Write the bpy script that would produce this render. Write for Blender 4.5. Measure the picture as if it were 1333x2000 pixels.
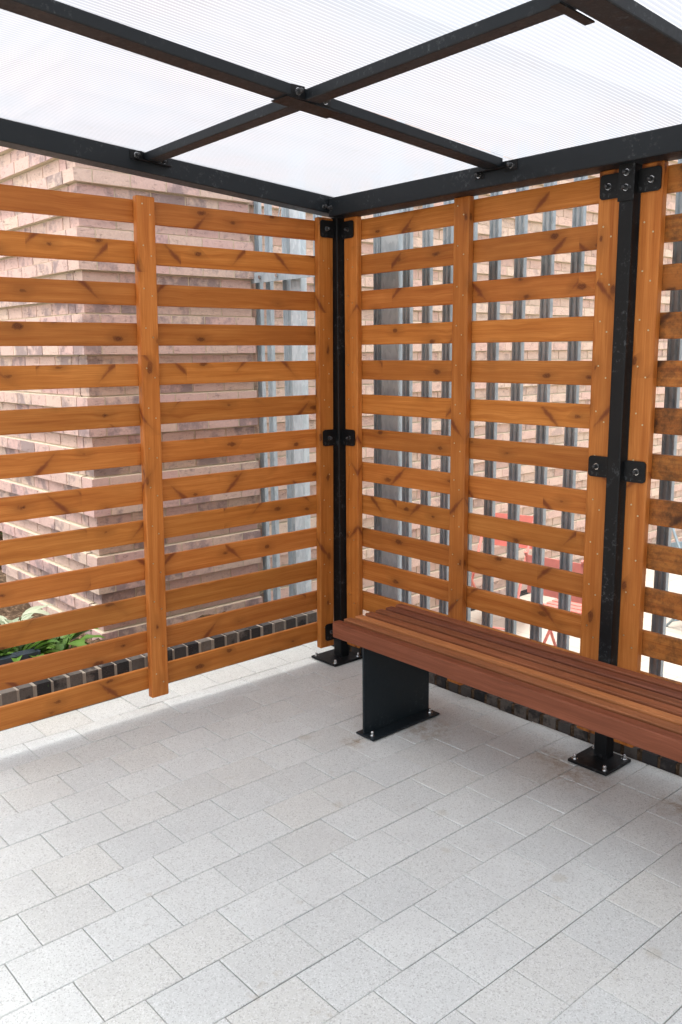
import bpy, bmesh, math, random
import numpy as np
from mathutils import Vector, Matrix
R = math.radians
random.seed(7)
scene = bpy.context.scene
for o in list(bpy.data.objects): bpy.data.objects.remove(o)

# ---------------------------------------------------------------- camera
def make_camera():
    yaw, pitch, roll = R(48.955), R(10.385), R(-0.543)
    d = Vector((-math.sin(yaw)*math.cos(pitch), math.cos(yaw)*math.cos(pitch), -math.sin(pitch)))
    r = Vector((math.cos(yaw), math.sin(yaw), 0)); u = r.cross(d)
    r2 = math.cos(roll)*r + math.sin(roll)*u
    u2 = -math.sin(roll)*r + math.cos(roll)*u
    cam = bpy.data.cameras.new('camera'); co = bpy.data.objects.new('camera', cam)
    scene.collection.objects.link(co)
    m = Matrix((r2, u2, -d)).transposed().to_4x4(); m.translation = Vector((3.4176, -2.9658, 1.65))
    co.matrix_world = m
    cam.sensor_fit = 'HORIZONTAL'; cam.sensor_width = 36; cam.lens = 1706.04/1333*36
    cam.clip_start = 0.02; cam.clip_end = 500
    scene.camera = co
make_camera()

# ---------------------------------------------------------------- light: bright overcast
SUN_EL, SUN_AZ = 74, 165           # azimuth clockwise from +Y
world = bpy.data.worlds.new('World'); scene.world = world; world.use_nodes = True
wn = world.node_tree; wn.nodes.clear()
sky = wn.nodes.new('ShaderNodeTexSky'); sky.sky_type = 'NISHITA'; sky.sun_disc = False
sky.sun_elevation = R(SUN_EL); sky.sun_rotation = R(SUN_AZ)
sky.air_density = 1.0; sky.dust_density = 6.0; sky.ozone_density = 1.0
hs = wn.nodes.new('ShaderNodeHueSaturation'); hs.inputs['Saturation'].default_value = 0.34
bgn = wn.nodes.new('ShaderNodeBackground'); bgn.inputs['Strength'].default_value = 0.15
wo = wn.nodes.new('ShaderNodeOutputWorld')
wn.links.new(sky.outputs[0], hs.inputs['Color']); wn.links.new(hs.outputs[0], bgn.inputs[0]); wn.links.new(bgn.outputs[0], wo.inputs[0])
sl = bpy.data.lights.new('sun', 'SUN'); sl.energy = 0.5; sl.angle = R(30); sl.color = (1.0, 0.98, 0.955)
so = bpy.data.objects.new('sun', sl); scene.collection.objects.link(so)
sd = Vector((math.sin(R(SUN_AZ))*math.cos(R(SUN_EL)), math.cos(R(SUN_AZ))*math.cos(R(SUN_EL)), math.sin(R(SUN_EL))))
so.rotation_euler = sd.to_track_quat('Z', 'Y').to_euler(); so.location = (0, -5, 8)
vs = scene.view_settings; vs.view_transform = 'Standard'; vs.look = 'None'; vs.gamma = 1
vs.exposure = 1.44
scene.cycles.max_bounces = 10; scene.cycles.diffuse_bounces = 5; scene.cycles.transparent_max_bounces = 12
try: scene.cycles.caustics_refractive = False; scene.cycles.caustics_reflective = False
except Exception: pass

# ---------------------------------------------------------------- helpers
def link(o):
    scene.collection.objects.link(o); return o
def tag(o, label=None, cat=None, group=None, kind=None):
    if label: o['label'] = label
    if cat: o['category'] = cat
    if group: o['group'] = group
    if kind: o['kind'] = kind
    return o
def thing(name, loc, label, cat, group=None, rz=0):
    o = link(bpy.data.objects.new(name, None)); o.location = loc; o.rotation_euler = (0, 0, rz)
    o.empty_display_size = 0.1
    return tag(o, label, cat, group)
def wpos(o):
    v = Vector((0, 0, 0))
    return Matrix() if o is None else (wpos(o.parent) @ Matrix.LocRotScale(o.location, o.rotation_euler, o.scale))
def mesh_obj(name, bm, mat, parent=None, loc=(0,0,0), rot=(0,0,0), smooth=False, world=True):
    """loc is given in world space when world=True (parents are unrotated or handled)"""
    me = bpy.data.meshes.new(name); bm.to_mesh(me); bm.free()
    if mat: me.materials.append(mat)
    if smooth:
        for p in me.polygons: p.use_smooth = True
    return put(name, me, parent, loc, rot, world)
def put(name, me, parent, loc=(0,0,0), rot=(0,0,0), world=True):
    o = link(bpy.data.objects.new(name, me))
    M = Matrix.LocRotScale(Vector(loc), __import__('mathutils').Euler(rot), None)
    if parent is not None:
        o.parent = parent
        if world: M = wpos(parent).inverted() @ M
    o.matrix_local = M
    l, q, s = M.decompose(); o.location = l; o.rotation_euler = q.to_euler(); o.scale = (1,1,1)
    return o
def bbox(bm, x0, x1, y0, y1, z0, z1, bev=0.0, seg=2):
    vs_ = [bm.verts.new((x, y, z)) for x in (x0, x1) for y in (y0, y1) for z in (z0, z1)]
    f = [(0,1,3,2),(4,6,7,5),(0,4,5,1),(2,3,7,6),(0,2,6,4),(1,5,7,3)]
    fs = [bm.faces.new([vs_[i] for i in q]) for q in f]
    if bev > 0:
        es = list({e for g in fs for e in g.edges})
        bmesh.ops.bevel(bm, geom=es, offset=bev, segments=seg, profile=0.5, affect='EDGES')
    return bm
def box(*a, **k):
    return bbox(bmesh.new(), *a, **k)
def tube(bm, a, b, r, seg=12, r2=None):
    a, b = Vector(a), Vector(b); d = b-a
    bmesh.ops.create_cone(bm, cap_ends=True, segments=seg, radius1=r, radius2=r if r2 is None else r2, depth=d.length,
        matrix=Matrix.Translation((a+b)/2) @ d.to_track_quat('Z', 'Y').to_matrix().to_4x4())
    return bm
def beam_bm(a, b, w, h, bev=0.004):
    """bar of width w (horizontal) and height h from a to b; a, b are centres"""
    a, b = Vector(a), Vector(b); L = (b-a).length
    bm = box(-L/2, L/2, -w/2, w/2, -h/2, h/2, bev=bev)
    d = (b-a).normalized(); y = Vector((0,0,1)).cross(d).normalized(); z = d.cross(y)
    m = Matrix((d, y, z)).transposed().to_4x4(); m.translation = (a+b)/2
    bm.transform(m); return bm

# ---------------------------------------------------------------- materials
class N:
    def __init__(s, name):
        s.m = bpy.data.materials.new(name); s.m.use_nodes = True; s.t = s.m.node_tree; s.t.nodes.clear()
        s.out = s.n('ShaderNodeOutputMaterial'); s.b = s.n('ShaderNodeBsdfPrincipled'); s.l(s.b.outputs[0], s.out.inputs[0])
    def n(s, k, **kw):
        x = s.t.nodes.new(k)
        for a, v in kw.items(): setattr(x, a, v)
        return x
    def l(s, a, b): s.t.links.new(a, b)
    def put(s, node, sock, v):
        i = node.inputs[sock]
        if hasattr(v, 'links') or isinstance(v, bpy.types.NodeSocket): s.l(v, i)
        else: i.default_value = v
    def coord(s, scale=(1,1,1), rnd=0.0, kind='Object'):
        c = s.n('ShaderNodeTexCoord').outputs[kind]
        mp = s.n('ShaderNodeMapping'); s.l(c, mp.inputs[0]); mp.inputs['Scale'].default_value = scale
        if rnd:
            oi = s.n('ShaderNodeObjectInfo').outputs['Random']
            v = s.n('ShaderNodeVectorMath', operation='SCALE'); v.inputs[0].default_value = (13.7, 27.1, 41.9)
            s.l(s.math('MULTIPLY', oi, rnd), v.inputs['Scale']); s.l(v.outputs[0], mp.inputs['Location'])
        return mp.outputs[0]
    def noise(s, vec, scale, detail=4, rough=0.55, dist=0.0):
        x = s.n('ShaderNodeTexNoise'); s.l(vec, x.inputs['Vector']); x.inputs['Scale'].default_value = scale
        x.inputs['Detail'].default_value = detail; x.inputs['Roughness'].default_value = rough; x.inputs['Distortion'].default_value = dist
        return x.outputs['Fac']
    def math(s, op, a, b=None, c=None, clamp=False):
        x = s.n('ShaderNodeMath', operation=op, use_clamp=clamp); s.put(x, 0, a)
        if b is not None: s.put(x, 1, b)
        if c is not None: s.put(x, 2, c)
        return x.outputs[0]
    def mr(s, v, a, b, c=0.0, d=1.0):
        x = s.n('ShaderNodeMapRange'); s.put(x, 0, v); x.inputs[1].default_value = a; x.inputs[2].default_value = b
        x.inputs[3].default_value = c; x.inputs[4].default_value = d; return x.outputs[0]
    def mix(s, f, a, b, blend='MIX'):
        x = s.n('ShaderNodeMix', data_type='RGBA', blend_type=blend); s.put(x, 0, f)
        for i, v in ((6, a), (7, b)):
            if isinstance(v, tuple): x.inputs[i].default_value = (*v, 1)
            else: s.l(v, x.inputs[i])
        return x.outputs[2]
    def ramp(s, f, pts):
        x = s.n('ShaderNodeValToRGB'); s.l(f, x.inputs[0]); e = x.color_ramp.elements
        while len(e) < len(pts): e.new(0.5)
        for i, (p, c) in enumerate(pts): e[i].position = p; e[i].color = (*c, 1)
        return x.outputs[0]
    def bump(s, h, st=0.3, dist=0.01):
        x = s.n('ShaderNodeBump'); s.l(h, x.inputs['Height']); x.inputs['Strength'].default_value = st; x.inputs['Distance'].default_value = dist
        s.l(x.outputs[0], s.b.inputs['Normal'])
    def fin(s, col=None, rough=None, metal=0.0, spec=0.5):
        if col is not None:
            if isinstance(col, tuple): s.b.inputs['Base Color'].default_value = (*col, 1)
            else: s.l(col, s.b.inputs['Base Color'])
        if rough is not None: s.put(s.b, 'Roughness', rough)
        s.b.inputs['Metallic'].default_value = metal; s.b.inputs['Specular IOR Level'].default_value = spec
        return s.m

def wood_mat(name, base, light, dark, knot, grime=0.0, tint=0.25, knots=True, rough=0.5):
    s = N(name)
    p = s.coord((1, 1, 1), rnd=1.0)
    sep = s.n('ShaderNodeSeparateXYZ'); s.l(p, sep.inputs[0])
    X, Y, Z = sep.outputs
    lat = s.math('ADD', Z, s.math('MULTIPLY', Y, 1.3))          # across the grain
    # knots: cells far apart along the grain, narrow across
    cb = s.n('ShaderNodeCombineXYZ'); s.l(s.math('MULTIPLY', X, 4.6), cb.inputs[0]); s.l(s.math('MULTIPLY', lat, 9.0), cb.inputs[1])
    vo = s.n('ShaderNodeTexVoronoi', voronoi_dimensions='2D', feature='F1'); s.l(cb.outputs[0], vo.inputs['Vector']); vo.inputs['Scale'].default_value = 1.0
    wob = s.noise(p, 70, 3)
    wv = s.noise(p, 26, 4, 0.65)
    d = s.math('ADD', vo.outputs['Distance'], s.math('MULTIPLY', s.math('SUBTRACT', wv, 0.5), 0.20))
    d = s.math('ADD', d, s.math('MULTIPLY', s.math('SUBTRACT', wob, 0.5), 0.06))
    cs = s.n('ShaderNodeSeparateColor'); s.l(vo.outputs['Color'], cs.inputs[0])
    size = s.mr(cs.outputs[0], 0.28, 1.0, 0.0, 0.118)               # some cells have no knot
    kd = s.math('SUBTRACT', d, size)
    ringw = s.math('SINE', s.math('MULTIPLY', d, 150))
    kmask = s.math('MULTIPLY', s.mr(kd, 0.02, -0.035), s.mr(ringw, -1, 1, 0.62, 1.0)) if knots else None
    halo = s.mr(kd, 0.26, -0.02)
    # spike knots: dark feathered streaks lying aslant
    if knots:
        c2 = s.n('ShaderNodeCombineXYZ'); sg = s.math('SIGN', s.math('SINE', s.math('MULTIPLY', X, 9)))
        s.l(s.math('ADD', s.math('MULTIPLY', X, 3.1), s.math('MULTIPLY', s.math('MULTIPLY', lat, 3.2), sg)), c2.inputs[0]); s.l(s.math('MULTIPLY', lat, 6.5), c2.inputs[1])
        v2 = s.n('ShaderNodeTexVoronoi', voronoi_dimensions='2D', feature='F1'); s.l(c2.outputs[0], v2.inputs['Vector']); v2.inputs['Scale'].default_value = 1.0
        q2 = s.n('ShaderNodeSeparateColor'); s.l(v2.outputs['Color'], q2.inputs[0])
        dx = s.n('ShaderNodeVectorMath', operation='SUBTRACT'); s.l(c2.outputs[0], dx.inputs[0]); s.l(v2.outputs['Position'], dx.inputs[1])
        sx = s.n('ShaderNodeSeparateXYZ'); s.l(dx.outputs[0], sx.inputs[0])
        el = s.math('ADD', s.math('ABSOLUTE', sx.outputs[0]), s.math('MULTIPLY', s.math('ABSOLUTE', sx.outputs[1]), 0.16))
        el = s.math('ADD', el, s.math('MULTIPLY', s.math('SUBTRACT', s.noise(p, 45, 4, 0.7), 0.5), 0.075))
        ok = s.math('GREATER_THAN', q2.outputs[1], 0.60)
        spike = s.math('MULTIPLY', s.mr(el, 0.075, 0.022), ok)
        shalo = s.math('MULTIPLY', s.mr(el, 0.20, 0.04), ok)
    # grain lines bend round knots
    warp = s.math('MULTIPLY', s.math('POWER', s.mr(vo.outputs['Distance'], 0.5, 0.0), 2.0), 0.014)
    st = s.n('ShaderNodeCombineXYZ')
    s.l(s.math('MULTIPLY', X, 1.6), st.inputs[0]); s.l(s.math('MULTIPLY', s.math('ADD', Z, warp), 46), st.inputs[1]); s.l(s.math('MULTIPLY', Y, 46), st.inputs[2])
    g = s.noise(st.outputs[0], 1.0, 6, 0.66, 0.22)
    st2 = s.n('ShaderNodeCombineXYZ')
    s.l(s.math('MULTIPLY', X, 5), st2.inputs[0]); s.l(s.math('MULTIPLY', Z, 330), st2.inputs[1]); s.l(s.math('MULTIPLY', Y, 330), st2.inputs[2])
    fine = s.noise(st2.outputs[0], 1.0, 3, 0.6)
    big = s.noise(p, 4.5, 3)
    col = s.ramp(g, [(0.30, dark), (0.46, base), (0.66, light)])
    col = s.mix(s.mr(fine, 0.42, 0.66, 0.0, 0.45), col, dark)
    col = s.mix(s.mr(big, 0.35, 0.7, 0.0, 0.45), col, tuple(c*0.78 for c in base))
    if knots:
        col = s.mix(s.math('MULTIPLY', s.math('MULTIPLY', halo, s.mr(size, 0.0, 0.03)), 0.6), col, tuple(c*0.55 for c in base))
        col = s.mix(s.math('MULTIPLY', kmask, s.math('MULTIPLY', s.mr(size, 0.02, 0.05), 0.93)), col, knot)
    if knots:
        col = s.mix(s.math('MULTIPLY', shalo, 0.45), col, tuple(c*0.6 for c in base))
        col = s.mix(s.math('MULTIPLY', spike, 0.88), col, tuple(c*1.6 for c in knot))
    if grime:
        gn = s.noise(p, 9, 6, 0.72); sp = s.noise(p, 60, 3, 0.7)
        gm = s.math('MULTIPLY', s.mr(s.math('ADD', gn, s.math('MULTIPLY', sp, 0.4)), 0.62, 0.86), grime, clamp=True)
        col = s.mix(gm, col, (0.03, 0.018, 0.01))
    oi = s.n('ShaderNodeObjectInfo').outputs['Random']
    hsv = s.n('ShaderNodeHueSaturation'); s.l(col, hsv.inputs['Color']); s.l(s.mr(oi, 0, 1, 1-tint, 1+tint*0.7), hsv.inputs['Value'])
    s.l(s.mr(s.math('FRACT', s.math('MULTIPLY', oi, 7.3)), 0, 1, 0.497, 0.502), hsv.inputs['Hue'])
    s.bump(s.math('ADD', s.math('MULTIPLY', fine, 0.5), g), 0.22, 0.0015)
    return s.fin(hsv.outputs[0], s.mr(fine, 0.3, 0.7, rough-0.07, rough+0.12), spec=0.25)

WOOD = wood_mat('stained_pine', (0.47, 0.158, 0.029), (0.58, 0.225, 0.052), (0.32, 0.088, 0.013), (0.105, 0.026, 0.008), tint=0.16)
WOOD_DIRTY = wood_mat('grimy_stained_pine', (0.40, 0.14, 0.028), (0.48, 0.19, 0.045), (0.27, 0.08, 0.016), (0.06, 0.018, 0.007), grime=0.7, tint=0.12)
def bench_mat(n, c, k=1.0):
    l = tuple(min(1, v*1.35+0.01) for v in c); d = tuple(v*0.6 for v in c)
    return wood_mat(n, c, l, d, d, grime=0.0, tint=0.05, knots=False, rough=0.5)
BENCH = [bench_mat('hardwood_slat_%d' % i, c) for i, c in enumerate([
    (0.180, 0.054, 0.023), (0.27, 0.095, 0.037), (0.42, 0.160, 0.054), (0.25, 0.080, 0.032),
    (0.22, 0.072, 0.031), (0.18, 0.060, 0.030), (0.21, 0.064, 0.028)])]

def paint_mat(name, c, sc=0.0):
    s = N(name); p = s.coord()
    n1 = s.noise(p, 55, 6, 0.75); n2 = s.noise(p, 5, 3)
    m = s.math('MULTIPLY', s.mr(n1, 0.54, 0.70), s.mr(n2, 0.47, 0.60))
    col = s.mix(s.math('MULTIPLY', m, 0.4+sc), c, (0.16, 0.17, 0.18))
    s.bump(s.noise(p, 220, 2), 0.05, 0.001)
    return s.fin(col, s.mr(n1, 0.3, 0.75, 0.36, 0.6), spec=0.25)
BLACK = paint_mat('black_painted_steel', (0.0045, 0.0050, 0.0058), 0.15)
BEAMP = paint_mat('charcoal_painted_steel', (0.0095, 0.0125, 0.0155))
LEGP = paint_mat('dark_grey_painted_steel', (0.011, 0.017, 0.021))
def plain(name, c, rough=0.5, metal=0.0, var=0.15, sc=20, spec=0.5):
    s = N(name); p = s.coord(); n = s.noise(p, sc, 4)
    col = s.mix(s.mr(n, 0.35, 0.65), tuple(v*(1-var) for v in c), tuple(min(1, v*(1+var)) for v in c))
    return s.fin(col, rough, metal, spec)
CHROME = plain('zinc_bolt', (0.62, 0.62, 0.62), 0.25, 1.0)
BOLTB = plain('black_bolt', (0.018, 0.019, 0.021), 0.35)
SCREW = plain('screw_head', (0.55, 0.50, 0.32), 0.35, 1.0)
SCREWH = plain('screw_recess', (0.03, 0.018, 0.01), 0.8)
RED = plain('red_painted_steel', (0.72, 0.24, 0.20), 0.4, var=0.06)
GREYP = plain('grey_painted_steel', (0.22, 0.28, 0.31), 0.4, var=0.06)
BLUEGREY = plain('slate_blue_plastic', (0.035, 0.05, 0.07), 0.45)
NAVY = plain('navy_painted_metal', (0.01, 0.014, 0.025), 0.5)
DRAIN = plain('dark_iron', (0.02, 0.02, 0.022), 0.6)

def galv():
    s = N('galvanised_steel'); p = s.coord((1, 1, 0.45), rnd=1.0)
    v = s.n('ShaderNodeTexVoronoi', feature='F1'); s.l(p, v.inputs['Vector']); v.inputs['Scale'].default_value = 60
    cs = s.n('ShaderNodeSeparateColor'); s.l(v.outputs['Color'], cs.inputs[0])
    n = s.noise(p, 6, 5, 0.65)
    f = s.math('ADD', s.math('MULTIPLY', cs.outputs[0], 0.30), s.math('MULTIPLY', n, 0.7))
    col = s.ramp(f, [(0.30, (0.30, 0.365, 0.41)), (0.55, (0.38, 0.445, 0.49)), (0.85, (0.50, 0.56, 0.60))])
    return s.fin(col, s.mr(n, 0.3, 0.7, 0.42, 0.58), 0.2)
GALV = galv()
GALVP = galv(); _r = [n for n in GALVP.node_tree.nodes if n.type == 'VALTORGB'][0]
for e, c in zip(_r.color_ramp.elements, ((0.42, 0.50, 0.55), (0.52, 0.60, 0.65), (0.66, 0.72, 0.76))): e.color = (*c, 1)

def brick_mat(name, c1, c2, cd, k, mask=(0.52, 0.68), rough=0.85):
    s = N(name); at = s.n('ShaderNodeAttribute', attribute_name='tone'); sc = s.n('ShaderNodeSeparateColor'); s.l(at.outputs['Color'], sc.inputs[0])
    a, b, c = sc.outputs[0], sc.outputs[1], sc.outputs[2]
    p = s.coord()
    n = s.noise(p, 10, 4, 0.62)
    n2 = s.noise(p, 70, 5, 0.7)
    col = s.mix(a, c1, c2)
    # fired dark smudges inside a brick
    md = s.mr(s.math('ADD', n, s.math('MULTIPLY', s.math('SUBTRACT', b, 0.5), 0.34)), mask[0], mask[1])
    col = s.mix(s.math('MULTIPLY', md, k), col, cd)
    col = s.mix(s.mr(n2, 0.35, 0.7, 0.0, 0.28), col, tuple(v*0.55 for v in c1))
    # creases
    w = s.n('ShaderNodeTexNoise'); s.l(s.coord((8, 8, 42)), w.inputs['Vector']); w.inputs['Scale'].default_value = 1.0; w.inputs['Detail'].default_value = 3; w.inputs['Distortion'].default_value = 1.6
    cr = s.math('ABSOLUTE', s.math('SUBTRACT', w.outputs['Fac'], 0.5)); crm = s.mr(cr, 0.013, 0.0)
    crm = s.math('MULTIPLY', crm, s.mr(s.noise(p, 22, 2), 0.46, 0.56))
    col = s.mix(s.math('MULTIPLY', crm, 0.55), col, (0.16, 0.10, 0.09))
    s.bump(s.math('SUBTRACT', s.math('MULTIPLY', n2, 0.7), crm), 0.7, 0.004)
    return s.fin(col, rough, spec=0.2)
BRICK = brick_mat('pink_buff_brick', (0.62, 0.42, 0.385), (0.66, 0.52, 0.42), (0.25, 0.20, 0.205), 0.8)
BRICKB = brick_mat('peach_brick', (0.66, 0.46, 0.39), (0.70, 0.56, 0.45), (0.32, 0.25, 0.24), 0.5, (0.60, 0.74))
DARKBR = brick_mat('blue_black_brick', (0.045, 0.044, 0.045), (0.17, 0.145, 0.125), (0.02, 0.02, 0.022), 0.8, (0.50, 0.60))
def mortar(name, c):
    s = N(name); p = s.coord(); n = s.noise(p, 60, 5, 0.7); s.bump(n, 0.5, 0.003)
    return s.fin(s.mix(n, tuple(v*0.8 for v in c), tuple(min(1, v*1.15) for v in c)), 0.9, spec=0.15)
MORTAR = mortar('buff_mortar', (0.58, 0.50, 0.38))
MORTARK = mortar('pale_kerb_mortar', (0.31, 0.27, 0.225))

def paver_mat():
    s = N('pale_granite_paver'); at = s.n('ShaderNodeAttribute', attribute_name='tone'); sc = s.n('ShaderNodeSeparateColor'); s.l(at.outputs['Color'], sc.inputs[0])
    p = s.coord()
    col = s.mix(sc.outputs[0], (0.54, 0.56, 0.545), (0.60, 0.62, 0.60))
    col = s.mix(s.math('MULTIPLY', sc.outputs[1], 0.30), col, (0.53, 0.50, 0.43))
    def speck(scale, lo, hi):
        v = s.n('ShaderNodeTexVoronoi', feature='F1'); s.l(p, v.inputs['Vector']); v.inputs['Scale'].default_value = scale
        q = s.n('ShaderNodeSeparateColor'); s.l(v.outputs['Color'], q.inputs[0]); return q.outputs[0], q.outputs[1]
    a, b = speck(330, 0, 1)
    col = s.mix(s.math('MULTIPLY', s.mr(a, 0.86, 0.90), 0.42), col, (0.20, 0.20, 0.20))
    col = s.mix(s.math('MULTIPLY', s.mr(b, 0.80, 0.86), 0.45), col, (0.76, 0.77, 0.77))
    c, d = speck(170, 0, 1)
    col = s.mix(s.math('MULTIPLY', s.mr(c, 0.95, 0.97), 0.35), col, (0.28, 0.27, 0.26))
    n = s.noise(p, 5, 5, 0.62); col = s.mix(s.mr(n, 0.44, 0.76, 0.0, 0.35), col, (0.46, 0.465, 0.46))
    n3 = s.noise(p, 2.1, 3, 0.6); st = s.noise(p, 13, 4, 0.6)
    col = s.mix(s.math('MULTIPLY', s.mr(st, 0.62, 0.74), s.mr(n3, 0.48, 0.62, 0.0, 0.45)), col, (0.34, 0.29, 0.21))
    for (cx, cy, r) in ((0.93, -0.30, 0.16), (1.62, -0.16, 0.17), (1.45, -0.12, 0.10), (0.80, -0.62, 0.08), (2.0, -0.10, 0.12)):
        vd = s.n('ShaderNodeVectorMath', operation='DISTANCE'); s.l(p, vd.inputs[0]); vd.inputs[1].default_value = (cx, cy, 0)
        m_ = s.math('MULTIPLY', s.mr(vd.outputs['Value'], r, r*0.2), s.mr(s.noise(p, 24, 5, 0.7), 0.42, 0.66))
        col = s.mix(s.math('MULTIPLY', m_, 0.75), col, (0.27, 0.185, 0.10))
    for (cx, cy, r) in ((1.97, -0.80, 0.030), (1.45, -0.78, 0.026), (1.62, -0.95, 0.022), (0.62, -0.75, 0.035), (1.15, -1.02, 0.025), (2.35, -0.9, 0.03)):
        vd = s.n('ShaderNodeVectorMath', operation='DISTANCE'); s.l(p, vd.inputs[0]); vd.inputs[1].default_value = (cx, cy, 0)
        m_ = s.math('MULTIPLY', s.mr(s.math('ADD', vd.outputs['Value'], s.math('MULTIPLY', s.noise(p, 40, 3), 0.03)), r+0.016, r), 0.28)
        col = s.mix(m_, col, (0.36, 0.31, 0.22))
    s.bump(s.noise(p, 300, 3, 0.7), 0.5, 0.0018)
    return s.fin(col, 0.82, spec=0.25)
PAVER = paver_mat()
def sand():
    s = N('joint_sand'); p = s.coord(); n = s.noise(p, 1.3, 4); f = s.noise(p, 120, 3)
    col = s.mix(s.mr(n, 0.40, 0.6), (0.13, 0.125, 0.115), (0.22, 0.14, 0.075)); col = s.mix(s.mr(f, 0.4, 0.7, 0, 0.6), col, (0.05, 0.045, 0.04))
    s.bump(f, 0.6, 0.004); return s.fin(col, 0.95, spec=0.1)
SAND = sand()
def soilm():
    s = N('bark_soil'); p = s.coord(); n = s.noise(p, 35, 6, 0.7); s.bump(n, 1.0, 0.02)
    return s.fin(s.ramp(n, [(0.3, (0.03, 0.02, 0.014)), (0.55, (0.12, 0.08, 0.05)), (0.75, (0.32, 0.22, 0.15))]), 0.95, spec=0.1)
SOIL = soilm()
def patiom():
    s = N('cream_patio'); p = s.coord(); n = s.noise(p, 90, 5, 0.7); g = s.noise(p, 1.5, 3)
    col = s.mix(n, (0.47, 0.42, 0.35), (0.57, 0.52, 0.44)); col = s.mix(s.mr(g, 0.4, 0.7, 0, 0.3), col, (0.50, 0.42, 0.34))
    br = s.n('ShaderNodeTexBrick'); s.l(p, br.inputs['Vector']); br.inputs['Scale'].default_value = 1.0
    br.inputs['Mortar Size'].default_value = 0.004; br.inputs['Brick Width'].default_value = 0.6; br.inputs['Row Height'].default_value = 0.4
    col = s.mix(s.math('MULTIPLY', br.outputs['Fac'], 0.6), col, (0.33, 0.29, 0.24))
    s.bump(n, 0.3, 0.002); return s.fin(col, 0.85, spec=0.2)
PATIO = patiom()
def leafm(name, a, b):
    s = N(name); at = s.n('ShaderNodeAttribute', attribute_name='tone'); sc = s.n('ShaderNodeSeparateColor'); s.l(at.outputs['Color'], sc.inputs[0])
    n = s.noise(s.coord(), 30, 3); col = s.mix(s.math('ADD', s.math('MULTIPLY', sc.outputs[0], 0.7), s.math('MULTIPLY', n, 0.3)), a, b)
    s.fin(col, 0.45, spec=0.4)
    tr = s.n('ShaderNodeBsdfTranslucent'); s.l(col, tr.inputs[0]); mx = s.n('ShaderNodeMixShader'); mx.inputs[0].default_value = 0.3
    s.l(s.b.outputs[0], mx.inputs[1]); s.l(tr.outputs[0], mx.inputs[2]); s.l(mx.outputs[0], s.out.inputs[0]); return s.m
LEAF = leafm('green_leaf', (0.035, 0.10, 0.012), (0.16, 0.30, 0.045))
PALELEAF = leafm('pale_leaf', (0.30, 0.36, 0.22), (0.55, 0.58, 0.44))
HEDGE = leafm('hedge_leaf', (0.012, 0.03, 0.01), (0.05, 0.09, 0.03))

def polycarb():
    s = N('ribbed_polycarbonate'); p = s.coord(); sep = s.n('ShaderNodeSeparateXYZ'); s.l(p, sep.inputs[0])
    ph = s.math('FRACT', s.math('MULTIPLY', sep.outputs[0], 1/0.0165))
    line = s.mr(s.math('ABSOLUTE', s.math('SUBTRACT', ph, 0.5)), 0.36, 0.44)
    soft = s.mr(s.math('ABSOLUTE', s.math('SUBTRACT', ph, 0.42)), 0.0, 0.24, 1.0, 0.0)
    n = s.noise(p, 2.2, 4); d = s.noise(p, 14, 5, 0.7)
    col = s.mix(line, (0.288, 0.289, 0.306), (0.46, 0.465, 0.475))
    col = s.mix(s.math('MULTIPLY', soft, 0.35), col, (0.212, 0.214, 0.230))
    col = s.mix(s.mr(n, 0.38, 0.62, 0.0, 0.5), col, (0.30, 0.33, 0.355))
    col = s.mix(s.mr(d, 0.58, 0.74, 0.0, 0.35), col, (0.27, 0.27, 0.26))
    tr = s.n('ShaderNodeBsdfTranslucent'); s.l(col, tr.inputs[0])
    tp = s.n('ShaderNodeBsdfTransparent'); tp.inputs[0].default_value = (0.90, 0.91, 0.94, 1)
    m1 = s.n('ShaderNodeMixShader'); m1.inputs[0].default_value = 0.10; s.l(tr.outputs[0], m1.inputs[1]); s.l(tp.outputs[0], m1.inputs[2])
    gl = s.n('ShaderNodeBsdfGlossy'); gl.inputs['Roughness'].default_value = 0.25; gl.inputs['Color'].default_value = (1, 1, 1, 1)
    m2 = s.n('ShaderNodeMixShader'); m2.inputs[0].default_value = 0.06; s.l(m1.outputs[0], m2.inputs[1]); s.l(gl.outputs[0], m2.inputs[2])
    s.l(m2.outputs[0], s.out.inputs[0]); s.t.nodes.remove(s.b); return s.m
POLY = polycarb()

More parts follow.
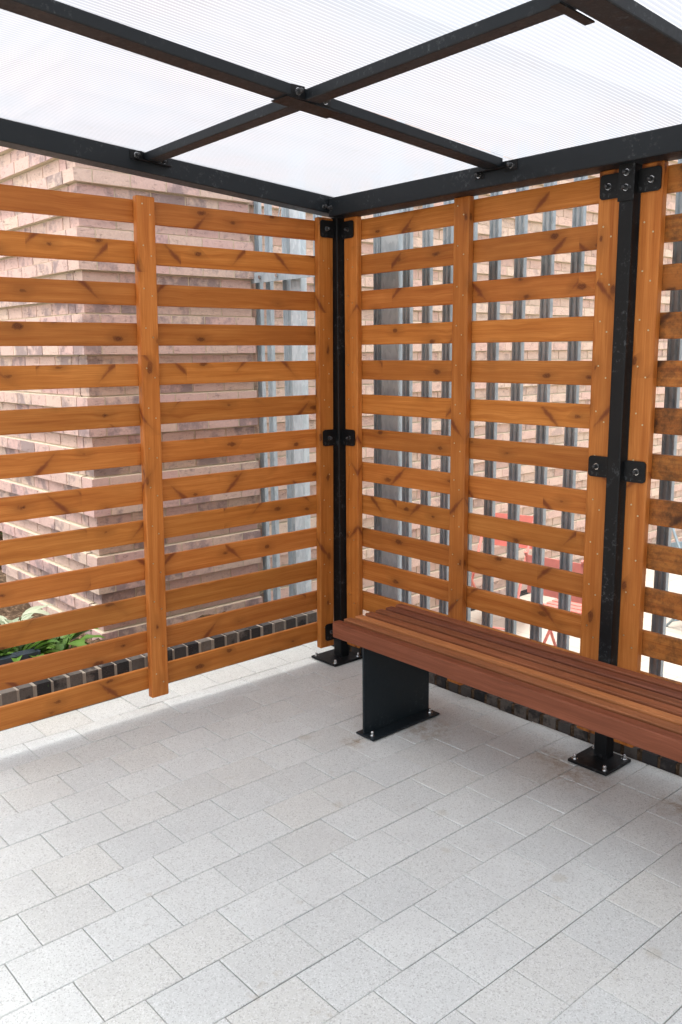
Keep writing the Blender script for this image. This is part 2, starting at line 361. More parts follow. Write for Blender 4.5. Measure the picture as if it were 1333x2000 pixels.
# ---------------------------------------------------------------- batches of many small boxes (bricks, pavers) in one mesh
class Batch:
    def __init__(s): s.v = []; s.f = []; s.c = []
    def box(s, x0, x1, y0, y1, z0, z1, tone, ch=0.0, top_only=False, jig=0.0):
        b = len(s.v)
        if ch > 0:                                    # chamfered top (pavers)
            j = [random.uniform(-jig, jig) for _ in range(4)]
            s.v += [(x0, y0, z0), (x1, y0, z0), (x1, y1, z0), (x0, y1, z0),
                    (x0, y0, z1-ch), (x1, y0, z1-ch), (x1, y1, z1-ch), (x0, y1, z1-ch),
                    (x0+ch, y0+ch, z1+j[0]), (x1-ch, y0+ch, z1+j[1]), (x1-ch, y1-ch, z1+j[2]), (x0+ch, y1-ch, z1+j[3])]
            f = [(0,1,5,4),(1,2,6,5),(2,3,7,6),(3,0,4,7),(4,5,9,8),(5,6,10,9),(6,7,11,10),(7,4,8,11),(8,9,10,11)]
        else:
            s.v += [(x, y, z) for z in (z0, z1) for x, y in ((x0,y0),(x1,y0),(x1,y1),(x0,y1))]
            f = [(0,3,2,1),(4,5,6,7),(0,1,5,4),(1,2,6,5),(2,3,7,6),(3,0,4,7)]
        s.f += [tuple(b+i for i in q) for q in f]; s.c += [tone]*len(f)
    def poly(s, pts, tone):
        b = len(s.v); s.v += [tuple(p) for p in pts]; s.f.append(tuple(range(b, b+len(pts)))); s.c.append(tone)
    def build(s, name, mats, parent=None):
        me = bpy.data.meshes.new(name); me.from_pydata(s.v, [], s.f)
        for m in mats: me.materials.append(m)
        a = me.color_attributes.new('tone', 'FLOAT_COLOR', 'CORNER')
        buf = []
        for p, t in zip(me.polygons, s.c): buf += [*t, 1.0]*p.loop_total
        a.data.foreach_set('color', buf); me.update()
        o = link(bpy.data.objects.new(name, me))
        if parent is not None: o.parent = parent; o.location = wpos(parent).inverted().translation
        return o
rt = lambda: (random.random(), random.random(), random.random())

# ================================================================ SETTING
# far lower patio / ground, reaching the horizon
gz = -0.36
bm = bmesh.new(); 
for q in [[(-150,-150),(150,-150),(150,150),(-150,150)]]:
    bm.faces.new([bm.verts.new((x, y, gz)) for x, y in q])
tag(mesh_obj('ground', bm, PATIO), kind='structure')

# paved floor of the shelter: joint sand bed and individual pavers with running bond
TX0, TX1, TY0, TY1 = -0.37, 8.0, -8.0, 0.118
bm = box(TX0, TX1, TY0, TY1, gz+0.002, -0.010)
tag(mesh_obj('paving_bed', bm, SAND), kind='structure')
xs = [0.038, 0.22, 0.411, 0.603, 0.794, 0.99, 1.181, 1.374, 1.564, 1.752, 1.934, 2.122, 2.31]
while xs[-1] < 7.8: xs.append(xs[-1]+0.19)
xs = [-0.345, -0.155] + xs
B = Batch(); PL = 0.2268; jg = 0.0013
for i in range(len(xs)-1):
    off = 0.0 if (i-7) % 2 == 0 else PL/2
    y = -1.697 + off - 40*PL
    off2 = random.uniform(-0.006, 0.006)
    while y < TY1:
        a, b = y+off2, y+PL+off2
        b_ = min(b, TY1); 
        if a > TY0 and b_-a > 0.03:
            t = random.random(); jx = random.uniform(-0.0008, 0.0008); hz = random.uniform(-0.0012, 0.0012)
            t2 = random.random()**3
            B.box(xs[i]+jg+jx, xs[i+1]-jg+jx, a+jg, b_-jg, -0.02, hz, (t, t2, 0), ch=0.0022, jig=0.0006)
        y += PL
tag(B.build('paving', [PAVER]), kind='structure')
# raised planting bed
bm = bmesh.new()
bmesh.ops.create_grid(bm, x_segments=60, y_segments=160, size=1)
for v in bm.verts:
    v.co.x = -1.69 + v.co.x*1.21; v.co.y = -3.0 + v.co.y*3.18
    v.co.z = 0.085 + 0.018*math.sin(v.co.x*23+v.co.y*9) + random.uniform(-0.012, 0.012)
tag(mesh_obj('planting_bed', bm, SOIL, smooth=True), kind='structure')

# ================================================================ BRICK BUILDING
CH = 0.0717; BL = 0.2134; MJ = 0.0095; PR = 0.026
def brick_run(B, M, axis, plane, a0, a1, sgn, z_top=3.7, z0=gz, thick=0.1, phase=0.0, corner=None, zref=0.354):
    """bricks of a wall; every other course stands proud"""
    k0 = math.floor((z0-zref)/CH); k = k0
    while zref + k*CH < z_top:
        zb = zref + k*CH; proud = (k % 2 == 0)
        p = plane + sgn*(PR if proud else 0.0)
        lo, hi = a0, a1
        ext = PR if proud else 0.0
        if corner == 'lo': lo = a0 - ext
        if corner == 'hi': hi = a1 + ext
        za, zb2 = max(zb, z0-0.05)+MJ/2, zb+CH-MJ/2
        pos = lo - (BL/2 if proud else 0) - phase - (MJ/2+0.001 if corner == 'lo' else 0)
        if corner == 'hi': pos = hi - math.ceil((hi-lo)/BL+1)*BL + (BL/2 if proud else 0)
        while pos < hi:
            s0, s1 = max(pos+MJ/2, lo), min(pos+BL-MJ/2, hi)
            if s1-s0 > 0.015:
                j = random.uniform(-0.0012, 0.0012); d0, d1 = sorted((p+j, plane-sgn*thick))
                t = rt()
                if axis == 'x': B.box(d0, d1, s0, s1, za, zb2, t)
                else: B.box(s0, s1, d0, d1, za, zb2, t)
            pos += BL
        m = p - sgn*0.004; d0, d1 = sorted((m, plane-sgn*(thick-0.01)))
        e = 0.004 if corner else 0
        l2, h2 = (lo+e, hi) if corner == 'lo' else ((lo, hi-e) if corner == 'hi' else (lo, hi))
        zlo, zhi = max(zb, z0-0.05), zb+CH
        if proud: zlo += 0.0035; zhi -= 0.0025
        else: zlo -= 0.0035; zhi += 0.0025
        if axis == 'x': M.box(d0, d1, l2, h2, zlo, zhi, (0,0,0))
        else: M.box(l2, h2, d0, d1, zlo, zhi, (0,0,0))
        k += 1
XA, YA, XB = -0.95, -0.915, -1.015
bld = thing('brick_building', (-1.6, 0, gz), 'pink brick building corner with every other course standing proud, behind the slatted screens', 'building')
B, M = Batch(), Batch()
brick_run(B, M, 'x', XA, YA, 0.150, 1, corner='lo')
w = B.build('wall', [BRICK], bld); M.build('mortar', [MORTAR], w)
B, M = Batch(), Batch()
brick_run(B, M, 'y', YA, -2.39, XA-0.1-MJ, -1, thick=0.1, phase=0.03)
w = B.build('wall', [BRICK], bld); M.build('mortar', [MORTAR], w)
B, M = Batch(), Batch()
brick_run(B, M, 'x', XB, 0.0, 9.0, 1, phase=0.07, thick=0.1)
w = B.build('wall', [BRICKB], bld); tag(w, 'set-back peach brick wall behind the steel bars'); M.build('mortar', [MORTAR], w)
# solid core so no light leaks through, and a flat roof
bm = box(-2.36, -1.06, -0.81, 8.95, gz+0.01, 3.68); mesh_obj('core', bm, MORTAR, bld)
bm = box(-2.45, -0.88, -0.99, 9.05, 3.72, 3.80); mesh_obj('roof', bm, BEAMP, bld)

# ================================================================ KERBS of dark bricks on edge
def kerb(name, axis, lo, hi, face, back, top, label, depth=gz, mm=None):
    t = thing(name, ((lo+hi)/2 if axis == 'x' else (face+back)/2, (face+back)/2 if axis == 'x' else (lo+hi)/2, -0.02), label, 'kerb')
    B = Batch(); M = Batch(); p = lo; PW = 0.0805
    f0, f1 = sorted((face, back))
    while p < hi-0.02:
        w = PW-0.018+random.uniform(-0.005, 0.005); tt = rt(); hz = random.uniform(-0.003, 0.002); hf = random.uniform(-0.002, 0.002)
        if axis == 'y': B.box(f0+hf, f1+hf, p+0.006, p+0.006+w, -0.02, top+hz, tt)
        else: B.box(p+0.006, p+0.006+w, f0+hf, f1+hf, -0.02, top+hz, tt)
        p += PW
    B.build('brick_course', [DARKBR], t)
    e = 0.004
    if axis == 'y': M.box(f0+e, f1-e, lo, hi, depth+0.01, top-0.006, (0,0,0))
    else: M.box(lo, hi, f0+e, f1-e, depth+0.01, top-0.006, (0,0,0))
    # smear of pale mortar along the back top edge
    if axis == 'y': M.box(f0-0.03, f0-0.001, lo, hi, 0.0, top+0.006, (0,0,0))
    else: M.box(lo, hi, f1+0.001, f1+0.03, -0.2, top+0.004, (0,0,0))
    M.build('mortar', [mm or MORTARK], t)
    return t
kerb('brick_kerb', 'y', -6.2, 0.115, -0.38, -0.475, 0.158, 'low kerb of dark bricks on edge below the left slatted screen, edging the planting bed')
kerb('brick_kerb', 'x', -0.38, 6.5, 0.122, 0.165, 0.045, 'low black brick kerb with dark joints behind the bench', mm=SOIL)  # joints take the dark soil material, unlike the left kerb

# ================================================================ GALVANISED BAR SCREEN
YS = 0.205
scr = thing('steel_bar_screen', (0.6, YS, gz), 'galvanised screen of upright grooved steel channels between the timber screens and the brick wall', 'screen')
def bar_mesh(w=0.051, d=0.022, z0=gz, z1=2.53):
    prof = [(-w/2, 0), (-w/2+0.006, 0), (-w/2+0.010, 0.010), (-w/2+0.016, 0.010), (-w/2+0.020, 0.001), (w/2-0.020, 0.001), (w/2-0.016, 0.010), (w/2-0.010, 0.010), (w/2-0.006, 0), (w/2, 0), (w/2, d), (-w/2, d)]
    bm = bmesh.new(); lo = [bm.verts.new((x, y, z0)) for x, y in prof]; hi = [bm.verts.new((x, y, z1)) for x, y in prof]
    n = len(prof)
    for i in range(n): bm.faces.new([lo[i], lo[(i+1) % n], hi[(i+1) % n], hi[i]])
    bm.faces.new(lo[::-1]); bm.faces.new(hi); me = bpy.data.meshes.new('upright'); bm.to_mesh(me); bm.free(); me.materials.append(GALV); return me
BM = bar_mesh(); BMs = bar_mesh(z0=0.05, w=0.043, d=0.026)
bars = [-0.965, -0.862, -0.698, -0.41, -0.25, -0.10, 0.072, 0.283, 0.416, 0.550, 0.690, 0.828, 0.969, 1.113, 1.260, 1.405, 1.557, 1.708, 1.856, 2.004, 2.152, 2.30, 2.45, 2.60]
for i, x in enumerate(bars): put('upright', BMs if i < 3 else BM, scr, (x, YS, 0))
for x0, x1 in ((-0.640, -0.548), (0.106, 0.232)):
    o = mesh_obj('post', box(x0, x1, YS-0.004, YS+0.042, gz, 2.75, bev=0.004), GALVP, scr)
# top angle with bolts, bottom tube
bm = box(-1.0, 2.7, YS-0.052, YS-0.046, 2.055, 2.115); bbox(bm, -1.0, 2.7, YS-0.0458, YS-0.006, 2.109, 2.115)
top = mesh_obj('top_angle', bm, GALV, scr)
for x in bars:
    b = bmesh.new(); tube(b, (x, YS-0.053, 2.085), (x, YS-0.064, 2.085), 0.011, 6); mesh_obj('bolt', b, CHROME, top)
b = bmesh.new(); tube(b, (-1.0, YS-0.03, 0.055), (2.7, YS-0.03, 0.055), 0.017, 14); mesh_obj('bottom_tube', b, GALV, scr, smooth=False)
# tensioned wires crossing between the bar heads
for x in (-0.93, -0.79):
    b = bmesh.new(); tube(b, (x, YS+0.02, 2.36), (x+0.055, YS+0.02, 2.54), 0.0035, 6); mesh_obj('wire', b, GALV, scr)

# ================================================================ TIMBER SCREENS
ZT = [2.293,2.198,2.123,2.029,1.951,1.858,1.781,1.685,1.607,1.511,1.435,1.338,1.26,1.165,1.09,0.99,0.916,0.817,0.74,0.641,0.565,0.465,0.394,0.293,0.22,0.121]
scr_bm = bmesh.new(); tube(scr_bm, (0,0,0), (0,-0.0016,0), 0.0032, 8); scr_me = bpy.data.meshes.new('screw'); scr_bm.to_mesh(scr_me); scr_bm.free(); scr_me.materials.append(SCREW)
hol_bm = bmesh.new(); tube(hol_bm, (0,0,0), (0,-0.0006,0), 0.0050, 10); hol_me = bpy.data.meshes.new('screw'); hol_bm.to_mesh(hol_me); hol_bm.free(); hol_me.materials.append(SCREWH)
def panel(name, label, axis, face, a0, a1, stiles, mat_rail, bottom=0.085, topz=2.306):
    """axis 'x': runs along X facing -Y, front of stiles at y=face; axis 'y': runs along Y facing +X."""
    if axis == 'x': t = thing(name, ((a0+a1)/2, face, 0.085), label, 'fence panel', 'slatted timber screens of the shelter')
    else: t = thing(name, (face, (a0+a1)/2, 0.085), label, 'fence panel', 'slatted timber screens of the shelter')
    ST, RTk = 0.035, 0.022
    for k in range(13):
        z1, z0 = ZT[2*k], ZT[2*k+1]; h = z1-z0; L = a1-a0
        jz = random.uniform(-0.0012, 0.0012)
        bm = box(-L/2, L/2, -RTk/2, RTk/2, -h/2, h/2, bev=0.0042, seg=3)
        for v in bm.verts: v.co.z += 0.0012*math.sin(v.co.x*3+k) 
        if axis == 'x': mesh_obj('rail', bm, mat_rail, t, ((a0+a1)/2, face+ST+RTk/2+0.0006, (z0+z1)/2+jz))
        else: mesh_obj('rail', bm, mat_rail, t, (face-ST-RTk/2-0.0006, (a0+a1)/2, (z0+z1)/2+jz), (0, 0, -math.pi/2+math.pi))
    for (s0, s1, lean) in stiles:
        w = s1-s0; H = topz-bottom; c = (s0+s1)/2
        bm = box(-H/2, H/2, -ST/2, ST/2, -w/2, w/2, bev=0.0055, seg=3)
        tilt = math.atan2(lean, H)
        zc = (topz+bottom)/2
        if axis == 'x':
            M_ = Matrix.Translation((c, face+ST/2, zc)) @ Matrix.Rotation(tilt, 4, 'Y') @ Matrix.Rotation(-math.pi/2, 4, 'Y')
        else:
            M_ = Matrix.Translation((face-ST/2, c, zc)) @ Matrix.Rotation(-tilt, 4, 'X') @ Matrix.Rotation(math.pi/2, 4, 'Z') @ Matrix.Rotation(-math.pi/2, 4, 'Y')
        o = mesh_obj('stile', bm, WOOD, t)
        L_ = wpos(t).inverted() @ M_; l, q, s_ = L_.decompose(); o.location = l; o.rotation_euler = q.to_euler()
        for k in range(13):
            zt, zb = ZT[2*k]-0.036, ZT[2*k+1]+0.030
            for (u, z) in ((c-0.018, zt+0.014), (c+0.016, zb+0.004)):
                cc = u + lean*(z-zc)/H + random.uniform(-0.003, 0.003); zz = z + random.uniform(-0.004, 0.004)
                for me, dd in ((hol_me, 0.0), (scr_me, 0.0)):
                    if axis == 'x': sp = (cc, face+dd, zz); rr = (0,0,0)
                    else: sp = (face-dd, cc, zz); rr = (0,0,math.pi/2)
                    if me is hol_me: continue
                    put('screw', me, o, sp, rr)
    return t
panel('slatted_fence_panel', 'left orange-stained slatted timber screen in front of the pink brick building corner', 'y', -0.030, -2.12, -0.03,
      [(-2.13, -2.04, 0.0), (-1.107, -1.019, 0.044), (-0.104, -0.010, 0.024)], WOOD)
panel('slatted_fence_panel', 'middle slatted timber screen behind the bench, right of the black corner post', 'x', 0.035, 0.03, 1.545,
      [(0.010, 0.106, 0.004), (0.737, 0.826, 0.004), (1.463, 1.560, 0.0)], WOOD)
panel('slatted_fence_panel', 'rightmost slatted timber screen with dirty black-stained rails, cut off by the right edge', 'x', 0.035, 1.655, 3.12,
      [(1.637, 1.724, 0.0), (2.35, 2.44, 0.0), (3.06, 3.15, 0.0)], WOOD_DIRTY)

# ================================================================ STEEL CANOPY: posts, beams, roof sheets
can = thing('steel_canopy', (1.6, -1.1, 0), 'black steel canopy frame with posts and ribbed translucent roof sheets over the bench', 'shelter')
SL = 0.07
def rounded_plate(w, h, t, r=0.014):
    bm = bmesh.new(); pts = []
    for cx, cz, a0 in ((w/2-r, h/2-r, 0), (-w/2+r, h/2-r, 90), (-w/2+r, -h/2+r, 180), (w/2-r, -h/2+r, 270)):
        for k in range(6): a = R(a0+k*18); pts.append((cx+r*math.cos(a), cz+r*math.sin(a)))
    f = [bm.verts.new((x, -t/2, z)) for x, z in pts]; b = [bm.verts.new((x, t/2, z)) for x, z in pts]; n = len(pts)
    bm.faces.new(f); bm.faces.new(b[::-1])
    for i in range(n): bm.faces.new([f[i], b[i], b[(i+1) % n], f[(i+1) % n]])
    bmesh.ops.recalc_face_normals(bm, faces=bm.faces); return bm
def bolt_mesh(mat, dome=True, r=0.0085, L=0.013, wash=0.0125):
    bm = bmesh.new(); tube(bm, (0,0,0), (0,0,0.002), wash, 20)
    tube(bm, (0,0,0.002), (0,0,L*0.55), r*1.12, 6)
    if dome:
        bmesh.ops.create_uvsphere(bm, u_segments=14, v_segments=8, radius=r, matrix=Matrix.Translation((0,0,L*0.55)))
        tube(bm, (0,0,L*0.5), (0,0,L), r*0.95, 14); 
        bmesh.ops.create_uvsphere(bm, u_segments=14, v_segments=8, radius=r*0.93, matrix=Matrix.Translation((0,0,L)))
    me = bpy.data.meshes.new('bolt'); bm.to_mesh(me); bm.free(); me.materials.append(mat)
    return me
BOLT_C = bolt_mesh(CHROME, r=0.0075, L=0.014, wash=0.012)
BOLT_B = bolt_mesh(BOLTB, r=0.0088, L=0.016, wash=0.0095)
ring = bmesh.new(); tube(ring, (0,0,0), (0,0,0.0014), 0.0122, 20); RING = bpy.data.meshes.new('washer'); ring.to_mesh(RING); ring.free(); RING.materials.append(CHROME)
def bolt(parent, p, axis, kind='B'):
    rot = {'z': (0,0,0), '-y': (R(90),0,0), 'x': (0,R(90),0), '-z': (R(180),0,0)}[axis]
    put('bolt', BOLT_B if kind == 'B' else BOLT_C, parent, p, rot)
    if kind == 'B': put('washer', RING, parent, p, rot)

def post(x0, y0, base, tabs, s=0.060, top=2.31):
    p = mesh_obj('post', box(-s/2, s/2, -s/2, s/2, base[4], top, bev=0.005, seg=3), BLACK, can, (x0+s/2, y0+s/2, 0))
    bx0, bx1, by0, by1, bt = base
    mesh_obj('base_plate', box(bx0, bx1, by0, by1, 0.0035, bt+0.0035, bev=0.002), BLACK, p)
    for bx in (bx0+0.02, bx1-0.02):
        for by in (by0+0.02, by1-0.02): bolt(p, (bx, by, bt+0.0035), 'z', 'C')
    for (ax, a0, a1, z0, z1) in tabs:
        w, h = a1-a0, z1-z0
        if ax == 'x':
            y = 0.0295; mesh_obj('bracket', rounded_plate(w, h, 0.006), BLACK, p, ((a0+a1)/2, y, (z0+z1)/2))
            bc = (a0+w*0.36) if a1 <= x0+0.02 else (a1-w*0.40); bolt(p, (bc, y-0.0035, (z0+z1)/2), '-y')
        else:
            x = -0.0245; mesh_obj('bracket', rounded_plate(w, h, 0.006), BLACK, p, (x, (a0+a1)/2, (z0+z1)/2), (0,0,R(90)))
            bolt(p, (x+0.0035, a0+w*0.42, (z0+z1)/2), 'x')
    return p
post(-0.060, 0.0, (-0.136, 0.064, -0.098, 0.104, 0.012),
     [('y', -0.086, 0.004, z0, z1) for z0, z1 in ((2.210, 2.292), (1.172, 1.256), (0.122, 0.214))] +
     [('x', -0.004, 0.090, z0, z1) for z0, z1 in ((2.205, 2.287), (1.172, 1.256), (0.122, 0.214))])
p2 = post(1.572, 0.0, (1.520, 1.697, -0.104, 0.080, 0.012),
     [('x', 1.474, 1.576, z0, z1) for z0, z1 in ((2.200, 2.288), (1.158, 1.240), (0.122, 0.214))] +
     [('x', 1.628, 1.720, z0, z1) for z0, z1 in ((2.205, 2.288), (1.152, 1.234), (0.122, 0.214))], s=0.058)
mesh_obj('top_plate', box(1.569, 1.635, -0.005, -0.0005, 2.18, 2.309, bev=0.001), BLACK, p2)
bolt(p2, (1.602, -0.005, 2.278), '-y'); bolt(p2, (1.602, -0.005, 2.226), '-y')
post(3.16, 0.0, (3.10, 3.28, -0.09, 0.10, 0.012), [])
post(-0.075, -3.265, (-0.15, 0.05, -3.34, -3.14, 0.012), [], top=2.54)

def roofz(y): return 2.402 - SL*y          # top of the steel
def rafter(name, x_a, x_b, y_a, y_b, w, h, drop=0.0):
    """sloping bar along Y; x centre may drift"""
    return mesh_obj(name, beam_bm((x_a, y_a, roofz(y_a)-h/2-drop), (x_b, y_b, roofz(y_b)-h/2-drop), w, h), BEAMP, can)
# eaves beam along X, level
eb = mesh_obj('beam', beam_bm((-0.005, 0.013, 2.350), (4.33, 0.013, 2.350), 0.126, 0.088, 0.005), BEAMP, can)
lb = rafter('beam', -0.052, -0.052, 0.055, -3.30, 0.086, 0.080)
rb = rafter('rafter', 1.037, 1.128, -0.052, -3.24, 0.077, 0.036)
r2 = rafter('rafter', 2.138, 2.140, -0.052, -3.24, 0.080, 0.036)
r3 = rafter('rafter', 3.23, 3.23, -0.052, -3.24, 0.080, 0.036)
r4 = rafter('beam', 4.29, 4.29, 0.055, -3.30, 0.086, 0.080)  # outer beam of the added, unseen bay that blocks light
mesh_obj('beam', beam_bm((-0.005, -3.285, 2.591), (4.33, -3.285, 2.591), 0.09, 0.080), BEAMP, can)
def xbar(xa, xb):
    f = lambda x: -1.022-0.031*x
    def P(x): y = f(x); return (x, y, roofz(y)-0.018)
    bm = beam_bm(P(xa), P(xb), 0.062, 0.035)
    return mesh_obj('purlin', bm, BEAMP, can)
q1 = xbar(-0.008, 1.022); q2 = xbar(1.102, 2.099); q3 = xbar(2.180, 3.187); q4 = xbar(3.273, 4.245)
# angle cleats with bolts at the crossings
def cleat(parent, p, axis, w=0.05, h=0.038, bt=True):
    x, y, z = p
    if axis == 'x':   # plate facing +X (on a rafter side), wide along Y
        mesh_obj('cleat', box(x, x+0.005, y-w/2, y+w/2, z-h/2, z+h/2, bev=0.0015), BLACK, parent)
        if bt: bolt(parent, (x+0.005, y, z), 'x')
    else:
        mesh_obj('cleat', box(x-w/2, x+w/2, y-0.005, y, z-h/2, z+h/2, bev=0.0015), BLACK, parent)
        if bt: bolt(parent, (x, y-0.005, z), '-y')
def underplate(parent, x0, x1, y0, y1, z):
    bm = box(x0, x1, y0, y1, -0.002, 0.002)
    for v in bm.verts: v.co.z += z(v.co.y)
    mesh_obj('cleat', bm, BLACK, parent)
cleat(eb, (1.118, -0.0502, 2.371), 'y', 0.062, 0.040); cleat(eb, (0.955, -0.0502, 2.358), 'y', 0.05, 0.03)
underplate(eb, 0.945, 1.10, -0.078, -0.051, lambda y: roofz(y)-0.0400)
cleat(eb, (2.22, -0.0502, 2.371), 'y', 0.062, 0.040)
cleat(lb, (-0.0088, -1.088, roofz(-1.088)-0.020), 'x', 0.058, 0.038); cleat(lb, (-0.0088, -0.966, roofz(-0.966)-0.022), 'x', 0.055, 0.03)
underplate(lb, -0.008, 0.022, -1.10, -0.935, lambda y: roofz(y)-0.0385)
cleat(rb, (1.1035, -1.118, roofz(-1.118)-0.019), 'x', 0.056, 0.040); cleat(rb, (1.102, -1.005, roofz(-1.005)-0.019), 'x', 0.05, 0.032)
underplate(rb, 1.022, 1.104, -1.16, -0.93, lambda y: roofz(y)-0.0390)
cleat(r2, (2.180, -1.15, roofz(-1.15)-0.019), 'x', 0.056, 0.036)
underplate(r2, 2.070, 2.0975, -1.13, -0.985, lambda y: roofz(y)-0.0385)
# bolts at the corner joint
bolt(eb, (0.018, -0.0505, 2.345), '-y'); bolt(lb, (-0.0085, -0.075, 2.352), 'x')
# roof sheets: one per bay, ribs running down the slope
def sheet(x0, x1):
    y0, y1 = 0.075, -3.36; bm = bmesh.new()  # unseen front end lengthened to cut open-side light on the floor
    n = max(1, int((x1-x0)/0.0165)); t = 0.010
    top_, bot = [], []
    for i in range(n+1):
        x = x0 + (x1-x0)*i/n
        top_.append([bm.verts.new((x, y, 2.4045 - SL*y + t)) for y in (y0, y1)])
    for i in range(n):
        bm.faces.new([top_[i][0], top_[i+1][0], top_[i+1][1], top_[i][1]])
    return mesh_obj('roof_sheet', bm, POLY, can)
for x0, x1 in ((-0.095, 1.060), (1.064, 2.137), (2.141, 3.228), (3.232, 4.32)): sheet(x0, x1)  # last bay is added out of view to block light from the side
# glazing bar / closure strips lapping the sheet edges
for xa in (-0.075, 4.30):
    mesh_obj('closure_strip', beam_bm((xa, 0.07, roofz(0.07)+0.0185), (xa, -3.30, roofz(-3.30)+0.0185), 0.05, 0.006, 0.001), GREYP, can)

# ================================================================ BENCH
bench = thing('slatted_bench', (1.8, -0.36, 0), 'long red-brown hardwood slatted bench with one paler orange slat, on flat steel legs', 'bench')
BX0, BX1 = 0.613, 3.02
sy = -0.580; pw = 0.0645
for i in range(7):
    w = 0.0430; y0 = sy+i*pw; h = 0.0715 if i == 0 else 0.066; L = BX1-BX0
    bm = box(-L/2, L/2, -w/2, w/2, -h/2, h/2, bev=0.0060, seg=3)
    es = [v for v in bm.verts]
    jx = random.uniform(-0.003, 0.003)
    o = mesh_obj('slat', bm, BENCH[i], bench, ((BX0+BX1)/2+jx, y0+w/2, 0.4855-h/2+random.uniform(-0.0008, 0.0008)))
    tag(o, ['deep red-brown front slat', 'mid brown slat', 'pale orange slat', 'red-brown slat', 'brown slat', 'dark brown slat', 'red-brown back slat'][i])
for lx in (0.787, 2.83):
    leg = mesh_obj('leg', box(-0.005, 0.005, -0.2045, 0.2045, 0.0142, 0.4135, bev=0.001), LEGP, bench, (lx, -0.354, 0))
    mesh_obj('foot_plate', box(lx-0.040, lx+0.072, -0.567, -0.146, 0.0042, 0.0132, bev=0.003), LEGP, leg)
    mesh_obj('top_plate', box(lx-0.02, lx+0.06, -0.555, -0.152, 0.4140, 0.4185), LEGP, leg)
    bolt(leg, (lx+0.037, -0.540, 0.0132), 'z', 'C'); bolt(leg, (lx+0.037, -0.176, 0.0132), 'z', 'C')

# ================================================================ PLANTS and bits in the planting bed
def leaf(B, base, dirv, L, W, droop, tone, seg=5, lobed=False):
    """a curved leaf blade with a raised midrib fold"""
    d = Vector(dirv).normalized(); side = d.cross(Vector((0,0,1)))
    if side.length < 0.1: side = Vector((1,0,0))
    side.normalize(); p = Vector(base); rows = []
    cur = d.copy()
    for i in range(seg+1):
        t = i/seg; w = W*math.sin(math.pi*min(1, 0.06+t*0.94))**0.75*(1-0.25*t)
        if lobed: w *= 1+0.28*math.sin(t*17)
        n = side.cross(cur).normalized()
        rows.append((p-side*w/2+n*w*0.16, p.copy(), p+side*w/2+n*w*0.16))
        cur = (cur + Vector((0,0,-droop/seg))).normalized(); p = p + cur*L/seg
    for i in range(seg):
        a, b = rows[i], rows[i+1]
        B.poly([a[0], a[1], b[1], b[0]], tone); B.poly([a[1], a[2], b[2], b[1]], tone)
def broad_plant(x, y, n, L, W, label, mat, lobed=False, zb=0.09, tilt=(0.15, 1.0)):
    t = thing('broadleaf_plant', (x, y, zb), label, 'plant', 'plants in the bed beside the brick corner')
    B = Batch(); S = bmesh.new()
    for k in range(n):
        a = random.uniform(0, 2*math.pi); e = random.uniform(*tilt); r = random.uniform(0.02, 0.10)
        hgt = random.uniform(0.02, 0.16)
        b = Vector((x+math.cos(a)*r, y+math.sin(a)*r, zb+hgt))
        leaf(B, b, (math.cos(a), math.sin(a), e), L*random.uniform(0.7, 1.15), W*random.uniform(0.7, 1.2), random.uniform(0.5, 1.7), rt(), 6, lobed)
        tube(S, (x, y, zb-0.01), b, 0.0025, 5)
    B.build('foliage', [mat], t); mesh_obj('stem', S, LEAF, t)
    return t
broad_plant(-0.70, -1.28, 46, 0.16, 0.085, 'leafy plant with ragged bright green leaves at the foot of the brick corner', LEAF, True, tilt=(0.1, 1.2))
broad_plant(-0.78, -1.48, 16, 0.15, 0.065, 'plant with pale silvery green pointed leaves against the brick wall', PALELEAF, zb=0.22, tilt=(0.3, 1.2))
broad_plant(-0.72, -1.72, 60, 0.19, 0.075, 'dark green leafy plant partly outside the left edge of the photo', LEAF, tilt=(0.5, 1.8))
broad_plant(-0.66, -1.50, 60, 0.16, 0.07, 'low green leafy plant just behind the slate blue light bar', LEAF, tilt=(0.3, 1.5))
def grass(x, y, n, L, label):
    t = thing('grass_clump', (x, y, 0.09), label, 'plant', 'plants in the bed beside the brick corner')
    B = Batch()
    for k in range(n):
        a = random.uniform(0, 2*math.pi); r = random.uniform(0, 0.05)
        leaf(B, (x+math.cos(a)*r, y+math.sin(a)*r, 0.08), (math.cos(a)*0.8, math.sin(a)*0.8, random.uniform(0.8, 2.4)), L*random.uniform(0.6, 1.1), 0.009, random.uniform(0.6, 2.2), rt(), 6)
    B.build('blades', [LEAF], t)
grass(-0.60, -1.40, 60, 0.24, 'clump of narrow arching green grass blades behind the left screen near the slate blue bar')
grass(-0.68, -1.62, 50, 0.30, 'taller clump of grass blades at the left edge of the photo')
# ribbed slate blue bar fitting lying in the bed
fx = thing('garden_light', (-0.56, -1.60, 0.2), 'slate blue ribbed bar-shaped garden light among the plants at the far left', 'garden light')
bm = bmesh.new()
for k in range(7): bbox(bm, -0.59+k*0.0095, -0.59+k*0.0095+0.0055, -1.85, -1.452, 0.235, 0.262)
bbox(bm, -0.592, -0.522, -1.85, -1.452, 0.218, 0.2348, bev=0.003); mesh_obj('housing', bm, BLUEGREY, fx)
mesh_obj('end_cap', box(-0.594, -0.520, -1.451, -1.440, 0.216, 0.266, bev=0.003), BLUEGREY, fx)
b = bmesh.new(); tube(b, (-0.556, -1.62, 0.06), (-0.556, -1.62, 0.217), 0.012, 10); mesh_obj('stake', b, BLUEGREY, fx)

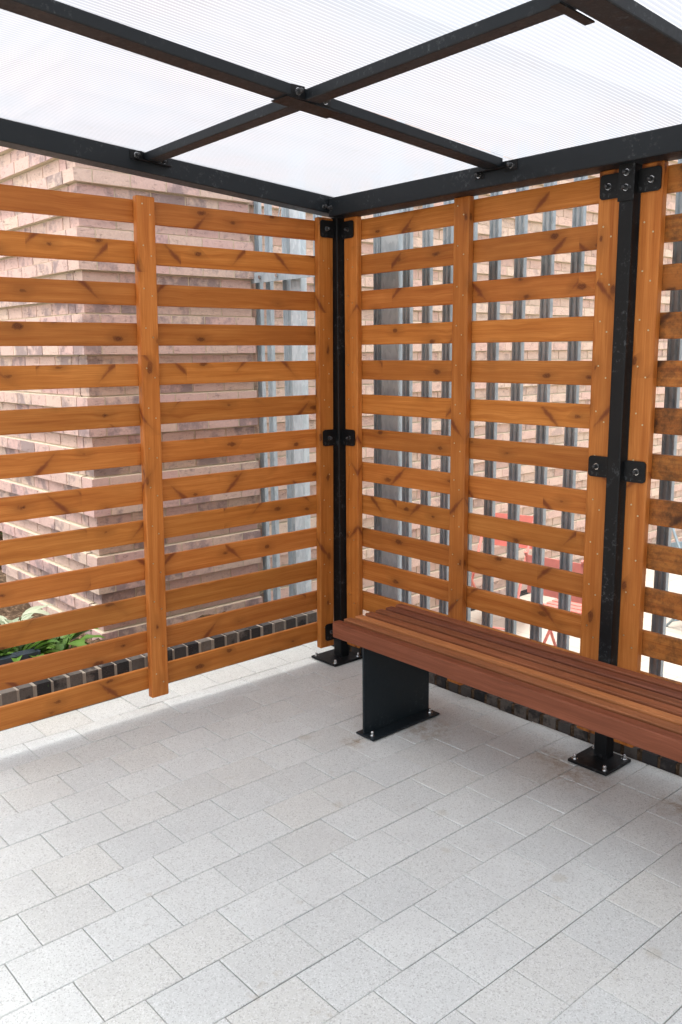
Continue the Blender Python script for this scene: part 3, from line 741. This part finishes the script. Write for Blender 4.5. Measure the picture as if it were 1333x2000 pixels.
# things beyond the end of the building's side wall
hd = thing('hedge', (-4.3, -0.8, 0.05), 'dark clipped hedge beyond the end of the brick side wall', 'hedge')
B = Batch()
for k in range(9000):
    c = Vector((random.uniform(-4.9, -3.7), random.uniform(-2.2, 0.6), random.uniform(0.05, 0.62)))
    d = Vector((random.gauss(0,1), random.gauss(0,1), random.gauss(0.3,1))); leaf(B, c, d, 0.055, 0.03, 0.3, rt(), 2)
B.build('foliage', [HEDGE], hd); mesh_obj('stem', box(-4.8, -3.8, -2.1, 0.5, gz, 0.5), SOIL, hd)
dp = thing('metal_gate', (-4.2, -0.5, gz), 'dark navy metal gate standing above the hedge at the far left', 'gate')
bm = bmesh.new()
for k in range(16): bbox(bm, -5.35, -5.31, -2.6+k*0.2, -2.6+k*0.2+0.19, gz, 1.6)
mesh_obj('panel', bm, NAVY, dp); mesh_obj('frame', box(-5.36, -5.29, -2.65, 0.65, 1.602, 1.66), NAVY, dp)

# ================================================================ PATIO FURNITURE beyond the bars
def bistro(x, y, rz, mat, label, name='folding_chair'):
    t = thing(name, (x, y, gz), label, 'chair', None, rz)
    def part(n, f, parent=t):
        bm = bmesh.new(); f(bm); return mesh_obj(n, bm, mat, parent, world=False)
    def seat(bm):
        for k in range(6): bbox(bm, -0.19, 0.19, -0.20+k*0.066, -0.20+k*0.066+0.050, 0.445, 0.453)
        for s in (-1, 1): bbox(bm, s*0.165-0.008, s*0.165+0.008, -0.20, 0.18, 0.428, 0.4445)
    part('seat', seat)
    def back(bm):
        bbox(bm, -0.19, 0.19, 0.212, 0.219, 0.57, 0.640); bbox(bm, -0.19, 0.19, 0.243, 0.250, 0.74, 0.81)
    part('backrest', back)
    for s in (-1, 1):
        part('leg', lambda bm: tube(bm, (s*0.185, -0.22, 0.0), (s*0.185, 0.26, 0.83), 0.010, 8))
        part('leg', lambda bm: tube(bm, (s*0.160, 0.25, 0.0), (s*0.160, -0.17, 0.44), 0.010, 8))
    part('stretcher', lambda bm: (tube(bm, (-0.16, 0.20, 0.055), (0.16, 0.20, 0.055), 0.007, 8), tube(bm, (-0.185, -0.185, 0.06), (0.185, -0.185, 0.06), 0.007, 8)))
    return t
bistro(-0.50, 1.95, R(18), RED, 'red folding bistro chair beside the brick wall, seen through the left of the middle screen')
bistro(0.47, 1.47, R(186), RED, 'red folding bistro chair nearer the middle black post, its wide back slat toward us')
bistro(0.62, 2.95, R(70), GREYP, 'blue-grey folding chair beyond the bars at the far right')
dr = thing('drain_channel', (-0.90, 4, gz), 'dark slotted drain running along the foot of the brick wall', 'drain')
bm = bmesh.new()
for k in range(220): bbox(bm, -0.945, -0.90, 0.5+k*0.035, 0.5+k*0.035+0.018, gz+0.004, gz+0.012)
bbox(bm, -0.96, -0.945, 0.4, 8.3, gz+0.004, gz+0.014); bbox(bm, -0.90, -0.888, 0.4, 8.3, gz+0.004, gz+0.014)
mesh_obj('grating', bm, DRAIN, dr)
